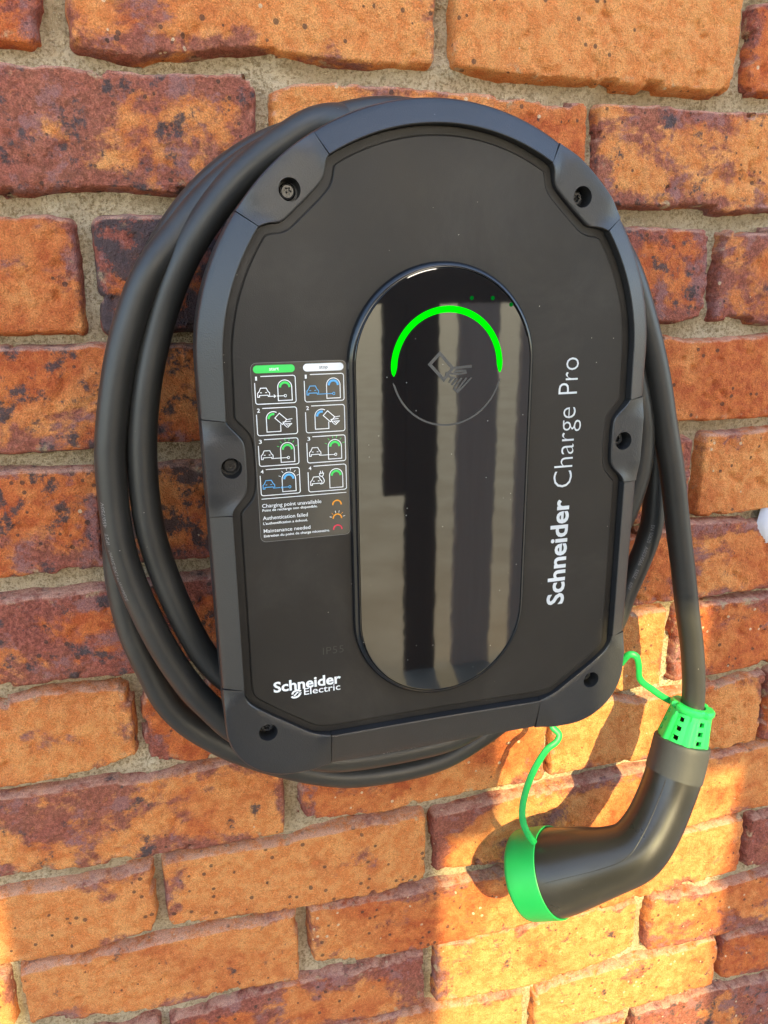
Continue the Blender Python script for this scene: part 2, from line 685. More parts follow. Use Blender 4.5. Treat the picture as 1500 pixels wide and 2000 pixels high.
# ------------------------------------------------------------------ brick wall
# measured courses: brick top line, brick bottom line, joints (x left, x right), mm
ROWS = {
 0: (None, [(42.8, 5.7), (60.4, 5.1), (81.1, 6.2), (96.8, 4.4), (114.2, 3.1), (124.1, 6.4), (163.9, 9.4), (193.4, 10.2), (255.6, 9.3), (285.1, 12.0), (307.1, 11.5), (340.2, 10.1), (376.5, 9.6), (433.7, 8.8), (511.2, 10.6), (532.2, 13.2)], [(64.2, 78.4), (287.5, 301.5), (507.0, 518.6)]),
 1: ([(41.5, -4.6), (73.4, -4.5), (106.7, -4.5), (172.0, -1.9), (188.1, -7.5), (200.4, -4.0), (223.7, -1.6), (255.6, -1.5), (297.2, -1.9), (340.8, -2.1), (392.4, -2.9), (409.6, -3.4), (454.8, -1.7), (496.2, -2.4), (539.1, -1.3)], [(32.9, -68.9), (87.0, -65.5), (115.1, -67.1), (135.5, -66.4), (425.2, -64.7), (483.6, -65.8), (514.3, -67.4), (549.9, -65.4)], [(175.6, 186.8), (396.3, 405.8)]),
 2: ([(31.2, -81.7), (48.5, -80.8), (68.7, -82.5), (81.1, -82.2), (99.7, -79.8), (121.3, -79.5), (434.8, -79.5), (502.9, -80.5), (522.7, -79.4), (551.9, -77.1)], [(22.7, -145.4), (64.4, -146.6), (462.8, -143.6), (502.8, -144.0), (520.9, -143.4), (563.5, -146.2)], [(68.6, 79.9), (503.7, 514.0)]),
 3: ([(21.6, -154.1), (75.2, -153.7), (133.7, -154.8), (470.6, -154.0), (497.8, -157.8), (565.0, -155.1)], [(13.1, -217.7), (67.1, -216.6), (105.7, -214.8), (132.7, -214.6), (490.4, -218.4), (575.9, -219.4)], []),
 4: ([(11.8, -227.8), (70.3, -229.9), (104.4, -229.8), (133.2, -230.5), (495.9, -232.7), (516.9, -231.4), (577.7, -229.9)], [(2.6, -296.7), (63.6, -296.2), (133.9, -295.4), (509.2, -299.8), (526.3, -300.3), (581.2, -296.9)], [(507.9, 519.0)]),
 5: ([(0.6, -311.5), (62.2, -309.7), (111.1, -308.5), (133.0, -308.3), (493.2, -307.1), (514.5, -303.2), (585.4, -306.2)], [(-7.3, -371.3), (68.9, -373.4), (483.6, -371.5), (538.4, -370.1), (601.4, -370.2)], []),
 6: ([(-8.9, -383.1), (22.7, -380.6), (69.6, -384.1), (80.8, -389.8), (462.5, -378.1), (481.8, -377.3), (539.4, -377.3), (602.8, -378.5)], [(-17.4, -447.1), (38.1, -447.2), (71.3, -438.2), (76.1, -442.9), (105.7, -448.5), (134.9, -448.9), (457.1, -448.0), (543.9, -448.1), (611.3, -445.5)], [(71.8, 78.9), (501.8, 513.1)]),
 7: ([(-18.5, -455.1), (30.4, -456.1), (99.7, -457.2), (136.3, -456.5), (173.9, -462.8), (189.2, -470.3), (358.8, -466.8), (455.2, -454.0), (488.4, -460.4), (553.1, -457.1), (610.0, -454.6)], [(-26.9, -518.7), (31.7, -523.5), (76.2, -523.8), (173.2, -526.9), (187.6, -518.3), (253.9, -524.7), (326.7, -521.4), (389.8, -521.7), (406.6, -520.0), (479.4, -521.3), (557.4, -528.2), (621.5, -523.7)], [(174.1, 187.2), (395.5, 402.8), (614.5, 621.0)]),
 8: ([(-28.9, -533.6), (21.6, -536.7), (73.5, -533.7), (86.5, -532.3), (176.9, -534.9), (181.0, -533.4), (253.8, -533.0), (286.5, -533.7), (297.7, -537.6), (376.1, -534.2), (475.4, -533.6), (560.8, -532.6), (628.5, -530.4)], [(-37.0, -594.4), (14.9, -597.9), (68.6, -591.5), (81.9, -590.4), (178.6, -599.3), (253.6, -601.0), (289.6, -597.0), (298.7, -594.1), (364.9, -599.7), (545.4, -605.8), (640.3, -600.7)], [(73.6, 82.7), (289.1, 297.2)]),
 9: ([(-21.1, -603.9), (69.4, -604.0), (178.3, -605.3), (192.2, -603.9), (253.6, -608.8), (363.0, -611.1), (543.1, -609.3), (612.0, -609.1), (642.4, -612.8)], [(-25.3, -651.5), (64.1, -665.7), (178.9, -672.8), (191.3, -660.4), (235.2, -670.7), (253.4, -670.6), (324.0, -674.3), (398.9, -675.4), (429.9, -672.2), (464.7, -674.0), (603.4, -669.5), (651.9, -669.2)], [(-33.4, -24.7), (180.4, 190.9), (614.9, 622.9)]),
 10: ([(94.3, -683.5), (165.0, -677.7), (253.3, -680.0), (288.2, -678.1), (302.4, -674.9), (373.6, -677.0), (500.8, -679.4), (523.3, -679.3), (594.2, -688.6), (654.1, -682.1)], [(288.9, -735.8), (403.3, -748.1), (470.9, -744.0), (506.3, -732.7), (521.6, -741.5), (599.6, -748.0), (664.2, -742.0)], [(290.9, 301.5), (506.0, 520.6)]),
 11: ([(253.2, -740.0), (326.0, -747.9), (387.7, -753.6), (403.6, -754.4), (543.3, -752.9), (600.1, -751.4), (615.9, -754.6), (666.5, -755.7)], [(462.6, -811.5), (605.4, -811.0), (617.5, -808.0), (676.1, -812.3)], [(389.4, 401.8), (607.0, 614.8)]),
 12: ([(613.0, -820.2), (678.6, -826.9)], None, []),
}

EVEN, ODD, PITCH = 73.5, 182.0, 218.3
X_MIN, X_MAX, K_MIN, K_MAX = -700.0, 1350.0, -4, 18
GROUND_Y = -1400.0

# burn (purple flashing), dark blotches, light orange; by course and brick in view
TONE = {
    (0, 0): (.25, .2, .3), (0, 1): (.30, .2, 1.0), (0, 2): (.15, .05, 1.0), (0, 3): (.55, .5, .3),
    (1, 0): (.68, .55, .7), (1, 1): (.35, .2, .6), (1, 2): (.52, .42, .85),
    (2, 0): (.22, .15, .5), (2, 1): (.72, .95, .2), (2, 2): (.62, .6, .3), (2, 3): (.50, .3, .4), (2, 4): (.5, .3, .2),
    (3, 0): (.45, .62, .5), (3, 1): (.4, .3, .4), (3, 2): (.12, .1, .5), (3, 3): (.3, .2, .4),
    (4, 0): (.45, .62, .5), (4, 1): (.45, .75, .5), (4, 2): (.4, .3, .3), (4, 3): (.32, .25, .6),
    (5, 0): (.66, .55, .4), (5, 1): (.7, .5, .2), (5, 2): (.50, .25, .5), (5, 3): (.5, .2, .3),
    (6, 0): (.20, .05, .80), (6, 1): (.45, .3, .5), (6, 2): (.25, .1, .6), (6, 3): (.50, .2, .35),
    (7, 0): (.50, .42, .75), (7, 1): (.35, .12, .6), (7, 2): (.22, .05, .75), (7, 3): (.60, .4, .3),
    (8, 0): (.20, .05, .85), (8, 1): (.20, .03, .80), (8, 2): (.42, .2, .55), (8, 3): (.25, .1, .75),
    (9, 0): (.25, .0, .8), (9, 1): (.15, .32, .80), (9, 2): (.38, .2, .55), (9, 3): (.25, .15, .7), (9, 4): (.60, .35, .2),
    (10, 0): (.55, .4, .5), (10, 1): (.55, .3, .4), (10, 2): (.18, .4, .85), (10, 3): (.48, .25, .5),
    (11, 0): (.4, .2, .6), (11, 1): (.30, .1, .7), (11, 2): (.20, .4, .85), (11, 3): (.60, .4, .3),
    (12, 0): (.4, .2, .5), (12, 1): (.3, .2, .6), (12, 2): (.5, .2, .4),
}


def interp(poly, k, which):
    if poly is None:
        base = -75.0 * k + (5.5 if which == 'b' else -5.0 + 75.0)
        if which == 't':
            base = -75.0 * (k - 1) - 5.0
        else:
            base = -75.0 * k + 6.0
        return lambda x: np.full_like(x, base)
    xs = np.array([q[0] for q in poly])
    ys = np.array([q[1] for q in poly])
    o = np.argsort(xs)
    return lambda x: np.interp(x, xs[o], ys[o])


def course_gaps(k):
    known = ROWS.get(k, (None, None, []))[2]
    base = EVEN if k % 2 == 0 else ODD
    gs = list(known)
    c = base + PITCH * math.floor((X_MIN - base) / PITCH)
    r = random.Random(900 + k)
    while c < X_MAX + PITCH:
        if all(abs(0.5 * (a + b) - c) > 60 for a, b in gs):
            j = r.uniform(-4, 4)
            w = r.uniform(4.0, 6.5)
            gs.append((c + j - w, c + j + w))
        c += PITCH
    return sorted(gs)


# rough frame of the view on the wall face, used to choose the mesh density
def in_view(x0, x1, y0, y1):
    return x1 > -36 and x0 < 720 and y1 > -930 and y0 < 95


def brick_height(X, Y, x0, x1, top, bot, seed, hi):
    """Height of the brick's front surface over the wall plane and its edge distance."""
    r = random.Random(seed)
    wig = fbm(X, Y, 50.0, seed, 2) * 1.2 + fbm(X, Y, 7.0, seed + 5, 2) * 0.8
    chip = np.clip((fbm(X, Y, 26.0, seed + 9, 3) - 0.30) * 40.0, 0.0, 1.0) * (2.5 + 2.0 * fbm(X, Y, 15.0, seed + 11, 2))
    tl, bl = top(X), bot(X)
    cy, hy = 0.5 * (tl + bl), 0.5 * (tl - bl)
    cx, hx = 0.5 * (x0 + x1), 0.5 * (x1 - x0)
    rc = r.uniform(1.5, 4.5)
    qx = np.abs(X - cx) - (hx - rc)
    qy = np.abs(Y - cy) - (hy - rc)
    d = rc - (np.hypot(np.maximum(qx, 0), np.maximum(qy, 0)) + np.minimum(np.maximum(qx, qy), 0))
    d = d + wig - chip
    Re = r.uniform(0.7, 1.5)
    t = np.clip(d / Re, 0.0, 1.0)
    z = -Re * (1 - np.sqrt(np.clip(1 - (1 - t) ** 2, 0, 1)))
    z = np.where(d < 0, -Re + d * 6.0, z)
    z = np.maximum(z, -26.0)
    face = r.uniform(-1.4, 1.0) + (X - cx) * r.uniform(-.006, .006) + (Y - cy) * r.uniform(-.012, .012)
    rel = fbm(X, Y, 60.0, seed + 20, 3) * 1.3 + fbm(X, Y, 14.0, seed + 30, 3) * 0.6
    if hi:
        rel = rel + fbm(X, Y, 5.0, seed + 44, 2) * 0.28
        rel = rel - np.maximum(0, fbm(X, Y, 9.0, seed + 40, 2) - 0.40) * 6.0
        # spalled skin: shallow flakes with a crisp lip
        rel = rel - 0.9 * np.clip((fbm(X, Y, 30.0, seed + 60, 4, 0.6) - 0.22) * 18.0, 0, 1) * (r.random() < 0.55)
    # a hand-struck fold or two across the face
    a, c = r.uniform(-.5, .5), r.uniform(-50, 50)
    fold = (X - cx) * math.sin(a) + (Y - cy) * math.cos(a) - c * 0.3 + 5 * fbm(X, Y, 40.0, seed + 50, 2)
    rel = rel - 0.7 * np.exp(-(fold / 3.0) ** 2) * (r.random() < 0.6)
    return z + face + rel, np.clip(d / 14.0, 0.0, 1.0)


wall = empty("brick_wall", 320, GROUND_Y, 0)
tag(wall, "red and orange brick wall with recessed sandy mortar behind the black charger", "wall")


def grid_mesh(name, X, Y, Z, ox, oy, mat, attr=None):
    ny, nx = X.shape
    co = np.stack([(X - ox) / 1000.0, -Z / 1000.0, (Y - oy) / 1000.0], axis=-1).reshape(-1, 3)
    i = np.arange(ny * nx).reshape(ny, nx)
    q = np.stack([i[:-1, :-1], i[:-1, 1:], i[1:, 1:], i[1:, :-1]], axis=-1).reshape(-1, 4)
    me = bpy.data.meshes.new(name)
    me.vertices.add(len(co))
    me.vertices.foreach_set("co", co.astype(np.float32).ravel())
    me.loops.add(q.size)
    me.loops.foreach_set("vertex_index", q.astype(np.int32).ravel())
    me.polygons.add(len(q))
    me.polygons.foreach_set("loop_start", np.arange(0, q.size, 4, dtype=np.int32))
    me.polygons.foreach_set("use_smooth", np.ones(len(q), dtype=bool))
    me.update(calc_edges=True)
    me.materials.append(mat)
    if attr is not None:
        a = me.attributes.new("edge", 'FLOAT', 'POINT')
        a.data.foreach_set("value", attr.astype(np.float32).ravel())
    return me


for k in range(K_MIN, K_MAX + 1):
    t_, b_, _ = ROWS.get(k, (None, None, []))
    top, bot = interp(t_, k, 't'), interp(b_, k, 'b')
    gaps = course_gaps(k)
    vis = 0
    for gi in range(len(gaps) - 1):
        x0, x1 = gaps[gi][1], gaps[gi + 1][0]
        if x1 < X_MIN or x0 > X_MAX:
            continue
        xm = np.array([x0, 0.5 * (x0 + x1), x1])
        ya, yb = float(top(xm).max()), float(bot(xm).min())
        if yb < GROUND_Y:
            continue
        hi = in_view(x0, x1, yb, ya)
        res = 1.6 if hi else 6.0
        pad = 5.0
        nx = int((x1 - x0 + 2 * pad) / res) + 1
        ny = int((ya - yb + 2 * pad) / res) + 1
        X, Y = np.meshgrid(np.linspace(x0 - pad, x1 + pad, nx), np.linspace(yb - pad, ya + pad, ny))
        seed = (k + 20) * 131 + gi * 17
        Z, E = brick_height(X, Y, x0, x1, top, bot, seed, hi)
        cx, cy = 0.5 * (x0 + x1), 0.5 * (ya + yb)
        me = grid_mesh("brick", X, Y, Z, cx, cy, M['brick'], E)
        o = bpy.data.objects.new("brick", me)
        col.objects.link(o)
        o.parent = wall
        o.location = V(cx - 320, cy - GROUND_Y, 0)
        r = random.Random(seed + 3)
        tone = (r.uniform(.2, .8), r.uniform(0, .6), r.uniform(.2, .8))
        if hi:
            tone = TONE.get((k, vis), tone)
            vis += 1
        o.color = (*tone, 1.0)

mx = np.arange(X_MIN - 20, X_MAX + 20, 4.0)
my = np.arange(GROUND_Y, 75.0 * (1 - K_MIN) - 5.0, 4.0)
X, Y = np.meshgrid(mx, my)
Zm = -11.5 + fbm(X, Y, 70.0, 3, 3) * 3.0 + fbm(X * 0.45, Y, 11.0, 4, 3) * 2.8 + np.maximum(0, fbm(X, Y, 30.0, 8, 2) - .35) * 9
me = grid_mesh("mortar", X, Y, Zm, 320, GROUND_Y, M['mortar'])
mo = bpy.data.objects.new("mortar", me)
col.objects.link(mo)
mo.parent = wall

# ------------------------------------------------------------------ ground
mb = MB()
g = 400000.0
mb.add([(-g, GROUND_Y, 0 - 30), (g, GROUND_Y, -30), (g, GROUND_Y, 2 * g), (-g, GROUND_Y, 2 * g)], [(0, 1, 2, 3)])
go = mb.build("ground", M['ground'], smooth=False)
go["kind"] = "structure"

# ------------------------------------------------------------------ added board screen, out of view
# put in to shade the wall; its openings shape sun patch and reflections
SZ = 2000.0
screen = empty("light_blocker_screen", 800, GROUND_Y, SZ)
tag(screen, "unseen board screen added to shape the sun patch and the panel reflections", "screen")


def blocker_board(x0, x1, y0, y1, name="blocker_board", z0=0.0, th=22.0):
    m_ = MB()
    n = max(1, int(round((x1 - x0) / 120.0)))
    return [(x0 + (x1 - x0) * i / n, x0 + (x1 - x0) * (i + 1) / n, y0, y1) for i in range(n)]


def add_blocker_boards(lst, mat='wood'):
    for x0, x1, y0, y1 in lst:
        m_ = MB()
        a, b_, c, d = x0 - 800 + 0.6, x1 - 800 - 0.6, y0 - GROUND_Y, y1 - GROUND_Y
        m_.add([(a, c, 0), (b_, c, 0), (b_, d, 0), (a, d, 0), (a, c, 22), (b_, c, 22), (b_, d, 22), (a, d, 22)],
               [(0, 1, 2, 3), (4, 5, 6, 7), (0, 1, 5, 4), (1, 2, 6, 5), (2, 3, 7, 6), (3, 0, 4, 7)])
        m_.build("blocker_board", M[mat], screen, smooth=False)


TOP = 515.0          # underside of the header boards
RAIL = -138.0        # underside of the added board keeping sky out of the panel reflection
add_blocker_boards(blocker_board(-900, 2500, TOP, 1300))
add_blocker_boards(blocker_board(331, 668, RAIL, TOP))
add_blocker_boards([(668, 715, 320, TOP)])
add_blocker_boards(blocker_board(340, 540, GROUND_Y, RAIL))
add_blocker_boards(blocker_board(905, 965, 340, TOP))
add_blocker_boards(blocker_board(965, 1230, -10, TOP))
add_blocker_boards(blocker_board(1230, 2300, RAIL, TOP))
add_blocker_boards([(668, 1230, RAIL, -10)])
add_blocker_boards(blocker_board(756, 830, -750, RAIL))
add_blocker_boards(blocker_board(830, 941, GROUND_Y, RAIL))
add_blocker_boards(blocker_board(1010, 1150, GROUND_Y, RAIL), 'wood_pale')
add_blocker_boards(blocker_board(1230, 2300, GROUND_Y, RAIL), 'wood_pale')
add_blocker_boards(blocker_board(-900, 331, 360, TOP))
add_blocker_boards(blocker_board(-900, 331, GROUND_Y, 100))
add_blocker_boards([(331, 340, GROUND_Y, RAIL)])


# ------------------------------------------------------------------ wall charger
CX, CY = 257.6, -160.0
charger = empty("wall_charger", CX, CY, 0)
charger.rotation_euler = (0, -math.radians(0.55), 0)
tag(charger, "black arch-shaped electric car wall charger with glowing green arc and white lettering", "charger")


def chaikin(p, it=2):
    for _ in range(it):
        q = [p[0]]
        for i in range(len(p) - 1):
            a, b = p[i], p[i + 1]
            q.append((0.75 * a[0] + 0.25 * b[0], 0.75 * a[1] + 0.25 * b[1]))
            q.append((0.25 * a[0] + 0.75 * b[0], 0.25 * a[1] + 0.75 * b[1]))
        q.append(p[-1])
        p = q
    return p


def resample(p, n, e0=0.0, e1=0.0):
    P = np.array(p)
    s = np.concatenate([[0], np.cumsum(np.hypot(*(P[1:] - P[:-1]).T))])
    t = np.linspace(e0, s[-1] - e1, n)
    return [(float(np.interp(q, s, P[:, 0])), float(np.interp(q, s, P[:, 1]))) for q in t]


def mir(p):
    return [(-x, y) for x, y in reversed(p)]


RO, RI = 128.5, 115.8
A1, A2 = 120.6, 144.6
# each piece of the rim as (outer path, inner path), left half running anticlockwise
top_o, top_i = arc(0, 0, RO, 180 - A1, A1, 60), arc(0, 0, RI, 180 - A1, A1, 60)
tab1_o = arc(0, 0, RO, A1, A2, 30)
tab1_i = chaikin([top_i[-1], (-60.8, 97.2), (-61.4, 90.5), (-64.0, 86.6), (-80.5, 71.4), (-83.8, 69.2), (-89.5, 69.0),
                  (RI * math.cos(math.radians(A2)), RI * math.sin(math.radians(A2)))], 3)
side1_o = arc(0, 0, RO, A2, 180, 30) + [(-RO, -24.5)]
side1_i = arc(0, 0, RI, A2, 180, 30) + [(-116.3, -25.6)]
tab2_o = [(-RO, -24.5), (-RO, -76.0)]
tab2_i = chaikin([(-116.3, -25.6), (-115.2, -28.0), (-108.6, -35.2), (-107.2, -39.5), (-107.4, -61.5), (-109.4, -66.0),
                  (-115.2, -71.6), (-116.3, -75.0)], 3)
side2_o = [(-RO, -76.0), (-RO, -177.0)]
side2_i = [(-116.3, -75.0), (-116.8, -177.0)]
RC = 37.0
YB = -238.0
tab3_o = [(-RO, -177.0)] + arc(-RO + RC, YB + RC, RC, 180, 270, 24) + [(-68.0, YB)]
tab3_i = chaikin([(-116.8, -177.0), (-116.6, -183.0), (-112.4, -189.6), (-87.0, -207.4), (-77.5, -213.8), (-68.0, -215.0)], 3)
bot_o, bot_i = [(-68.0, YB), (68.0, YB)], [(-68.0, -215.0), (0, -214.4), (68.0, -215.0)]
SCREWS_L = [(-78.5, 84.0), (-115.0, -50.0), (-104.8, -207.0)]


def rim_piece(name, po, pi, kind, n, screw=None):
    o_ = resample(po, n, 0.22, 0.22)
    i_ = resample(pi, n, 0.22, 0.22)
    L = sum(math.dist(o_[k], o_[k + 1]) for k in range(n - 1))
    ts = [0.0, 0.035, 0.10, 0.3, 0.5, 0.7, 0.88, 0.965, 1.0]
    rings = []
    run = 0.0
    for k in range(n):
        if k:
            run += math.dist(o_[k - 1], o_[k])
        e = min(run, L - run)
        (xo, yo), (xi, yi) = o_[k], i_[k]
        b = 0.0
        if kind == 'tab':
            w = min(14.0, 0.3 * L)
            q = min(1.0, e / w)
            b = 0.30 + 0.70 * q * q * (3 - 2 * q)
        row = [(xo, yo, 64.0)]
        for t in ts:
            zs = 102.6 + 6.4 * t
            zf = 106.6
            z = zs * (1 - b) + zf * b
            if t == 0.0:
                z -= 1.3
            elif t < 0.05:
                z -= 0.35
            elif t > 0.99:
                z -= 0.55
            elif t > 0.93:
                z -= 0.08
            row.append((xo + (xi - xo) * t, yo + (yi - yo) * t, z))
        row.append((xi, yi, 64.0))
        rings.append(row)
    m = len(rings[0])
    mb = MB()
    vs = [q for r_ in rings for q in r_]
    fs = []
    for k in range(n - 1):
        for j in range(m):
            j2 = (j + 1) % m
            fs.append((k * m + j, k * m + j2, (k + 1) * m + j2, (k + 1) * m + j))
    fs.append(list(range(m)))
    fs.append([(n - 1) * m + j for j in range(m)])
    mb.add(vs, fs)
    ob = mb.build(name, M['trim'], charger, sharp=28.0)
    if screw:
        cut = MB()
        c = 40
        vs = [(screw[0] + 5.4 * math.cos(2 * math.pi * i / c), screw[1] + 5.4 * math.sin(2 * math.pi * i / c), z)
              for z in (96.5, 118.0) for i in range(c)]
        cut.add(vs, [tuple(range(c)), tuple(range(c, 2 * c))] + [(i, (i + 1) % c, c + (i + 1) % c, c + i) for i in range(c)])
        co = cut.build("cut", M['trim'], charger, smooth=False)
        md = ob.modifiers.new("hole", 'BOOLEAN')
        md.operation = 'DIFFERENCE'
        md.solver = 'EXACT'
        md.object = co
        bpy.context.view_layer.update()
        dg = bpy.context.evaluated_depsgraph_get()
        me = bpy.data.meshes.new_from_object(ob.evaluated_get(dg))
        ob.modifiers.clear()
        old = ob.data
        ob.data = me
        bpy.data.meshes.remove(old)
        bpy.data.objects.remove(co, do_unlink=True)
        bm = bmesh.new()
        bm.from_mesh(me)
        for f in bm.faces:
            f.smooth = True
        for e in bm.edges:
            e.smooth = not (len(e.link_faces) != 2 or e.calc_face_angle(0.0) > math.radians(28))
        bm.to_mesh(me)
        bm.free()
        add_screw(ob, screw)
    return ob


def add_screw(parent, s):
    mb = MB()
    c = 24
    x0, y0 = s
    star = []
    for i in range(c):
        a = 2 * math.pi * i / c
        star.append((1.75 + 0.42 * math.cos(6 * a), a))
    rings = [[(4.1, 2 * math.pi * i / c, 96.6) for i in range(c)],
             [(4.1, 2 * math.pi * i / c, 98.6) for i in range(c)],
             [(3.7, 2 * math.pi * i / c, 99.4) for i in range(c)],
             [(2.9, 2 * math.pi * i / c, 99.8) for i in range(c)],
             [(r_, a, 99.8) for r_, a in star],
             [(r_, a, 97.6) for r_, a in star]]
    vs = [(x0 + r_ * math.cos(a), y0 + r_ * math.sin(a), z) for ring in rings for r_, a, z in ring]
    fs = []
    for k in range(len(rings) - 1):
        for i in range(c):
            i2 = (i + 1) % c
            fs.append((k * c + i, k * c + i2, (k + 1) * c + i2, (k + 1) * c + i))
    fs.append([(len(rings) - 1) * c + i for i in range(c)])
    mb.add(vs, fs)
    # security pin
    vs = [(x0 + r_ * math.cos(2 * math.pi * i / 10), y0 + r_ * math.sin(2 * math.pi * i / 10), z)
          for r_, z in ((0.55, 97.6), (0.55, 99.3), (0.4, 99.5)) for i in range(10)]
    fs = [(k * 10 + i, k * 10 + (i + 1) % 10, (k + 1) * 10 + (i + 1) % 10, (k + 1) * 10 + i) for k in range(2) for i in range(10)]
    fs.append([20 + i for i in range(10)])
    mb.add(vs, fs)
    mb.build("screw", M['screw'], parent, sharp=25.0)


rim_piece("trim_strip", top_o, top_i, 'rim', 64)
for flip in (False, True):
    f = mir if flip else (lambda q: q)
    sc = [(-x, y) if flip else (x, y) for x, y in SCREWS_L]
    rim_piece("screw_tab", f(tab1_o), f(tab1_i), 'tab', 44, sc[0])
    rim_piece("trim_strip", f(side1_o), f(side1_i), 'rim', 40)
    rim_piece("screw_tab", f(tab2_o), f(tab2_i), 'tab', 40, sc[1])
    rim_piece("trim_strip", f(side2_o), f(side2_i), 'rim', 14)
    rim_piece("screw_tab", f(tab3_o), f(tab3_i), 'tab', 56, sc[2])
rim_piece("trim_strip", bot_o, bot_i, 'rim', 14)


def offset_closed(p, d):
    """Inward offset of an anticlockwise loop, loops at tight corners removed."""
    P = np.array(p)
    n = len(P)
    T = np.roll(P, -1, 0) - np.roll(P, 1, 0)
    T /= np.linalg.norm(T, axis=1)[:, None]
    Q = P + np.stack([-T[:, 1], T[:, 0]], 1) * d
    if abs(d) < 0.9:
        return [tuple(q) for q in Q]
    D = np.sqrt(((Q[:, None, :] - P[None, :, :]) ** 2).sum(2)).min(1)
    return [tuple(q) for q, dd in zip(Q, D) if dd > abs(d) * 0.985]


# front cover: one slab inside the rim, with a stepped border line
left_in = top_i[len(top_i) // 2:-1] + tab1_i[:-1] + side1_i[:-1] + tab2_i[:-1] + side2_i[:-1] + tab3_i[:-1] + [(-68.0, -215.0), (0.0, -214.4)]
loop = left_in + mir(left_in)[1:-1]
loop = resample(loop + [loop[0]], 721)[:-1]


def slab(mb, levels, back=None):
    """Rings of one loop stacked by (loop, z); last is filled, neighbours bridged by nearest sampling."""
    n = 720
    rings = []
    for lp, z in levels:
        l2 = lp
        k0 = int(np.argmax([q[1] - abs(q[0]) * 3 for q in l2]))
        l2 = l2[k0:] + l2[:k0]
        l2 = resample(l2 + [l2[0]], n + 1)[:-1]
        rings.append([(x, y, z) for x, y in l2])
    vs = [q for r_ in rings for q in r_]
    fs = []
    for k in range(len(rings) - 1):
        for i in range(n):
            i2 = (i + 1) % n
            fs.append((k * n + i, k * n + i2, (k + 1) * n + i2, (k + 1) * n + i))
    fs.append([(len(rings) - 1) * n + i for i in range(n)])
    fs.append([i for i in range(n)][::-1])
    mb.add(vs, fs)


mb = MB()
l0 = offset_closed(loop, 0.3)
l1 = offset_closed(loop, 4.2)
l2 = offset_closed(loop, 4.7)
l3 = offset_closed(loop, 5.3)
slab(mb, [(l0, 63.5), (l0, 103.4), (l1, 103.6), (l1, 102.9), (l2, 102.9), (l2, 104.5), (l3, 105.0)])
cover = mb.build("front_cover", M['lid'], charger, sharp=25.0)

# rear housing the cable coils round
mb = MB()
left_out = top_o[len(top_o) // 2:-1] + tab1_o[:-1] + side1_o[:-1] + tab2_o[:-1] + side2_o[:-1] + tab3_o + [(0.0, YB)]
oloop = left_out + mir(left_out)[1:-1]
oloop = resample(oloop + [oloop[0]], 361)[:-1]
core = offset_closed(oloop, 27.0)
core2 = offset_closed(oloop, 2.0)
slab(mb, [(core, 0.5), (core, 60.5), (core2, 62.0), (core2, 64.2)])
mb.build("rear_housing", M['core'], charger, sharp=25.0)


# ------------------------------------------------------------------ display
def stadium(r, off=0.0, n=40):
    return arc(0.4, -1.3, r, 0, 180, n) + arc(0.4, -145.0, r, 180, 360, n)


def stack(mb, rings, close_last=True):
    n = len(rings[0])
    vs = [q for r_ in rings for q in r_]
    fs = []
    for k in range(len(rings) - 1):
        for i in range(n):
            i2 = (i + 1) % n
            fs.append((k * n + i, k * n + i2, (k + 1) * n + i2, (k + 1) * n + i))
    if close_last:
        fs.append([(len(rings) - 1) * n + i for i in range(n)])
    mb.add(vs, fs)


mb = MB()
prof = [(53.0, 104.0), (53.0, 106.2), (52.75, 107.4), (52.1, 108.4), (51.2, 109.1), (50.4, 109.4), (50.0, 109.4), (50.0, 108.2)]
stack(mb, [[(x, y, z) for x, y in stadium(r_)] for r_, z in prof], False)
disp = mb.build("display", M['bezel'], charger, sharp=40.0)
mb = MB()
prof = [(49.8, 108.2), (49.8, 109.2), (49.5, 109.55), (49.0, 109.6)]
stack(mb, [[(x, y, z) for x, y in stadium(r_)] for r_, z in prof])
mb.build("glass_panel", M['glass'], disp, sharp=2.0)

ACX, ACY = 1.9, -2.4


def arc_band(r0, r1, a0, a1, taper, n=72):
    v, f = [], []
    for i in range(n + 1):
        a = a0 + (a1 - a0) * i / n
        e = min(i, n - i) / n * abs(a1 - a0)
        q = min(1.0, e / taper) if taper else 1.0
        h = 0.5 * (r1 - r0) * (0.15 + 0.85 * math.sqrt(q))
        m_ = 0.5 * (r0 + r1) + (1 - q) * 0.4
        ca, sa = math.cos(math.radians(a)), math.sin(math.radians(a))
        v += [(ACX + (m_ - h) * ca, ACY + (m_ - h) * sa), (ACX + (m_ + h) * ca, ACY + (m_ + h) * sa)]
    for i in range(n):
        f.append((2 * i, 2 * i + 1, 2 * i + 3, 2 * i + 2))
    return v, f


v, f = arc_band(28.3, 31.7, -7.0, 187.0, 9.0)
flat_mesh("light_arc", [(v, f, 109.72, 0)], [M['led']], disp)
v, f = arc_band(30.6, 31.6, 193.0, 347.0, 4.0)
flat_mesh("engraved_arc", [(v, f, 109.70, 0)], [M['etch']], disp)
for x, y in ((14.9, 33.0), (26.8, 32.8), (37.6, 29.3)):  # faint glowing green dots on the glass
    v, f = disc(x, y, 1.1, 20)
    flat_mesh("faint_green_dot", [(v, f, 109.70, 0)], [M['green_dim']], disp)

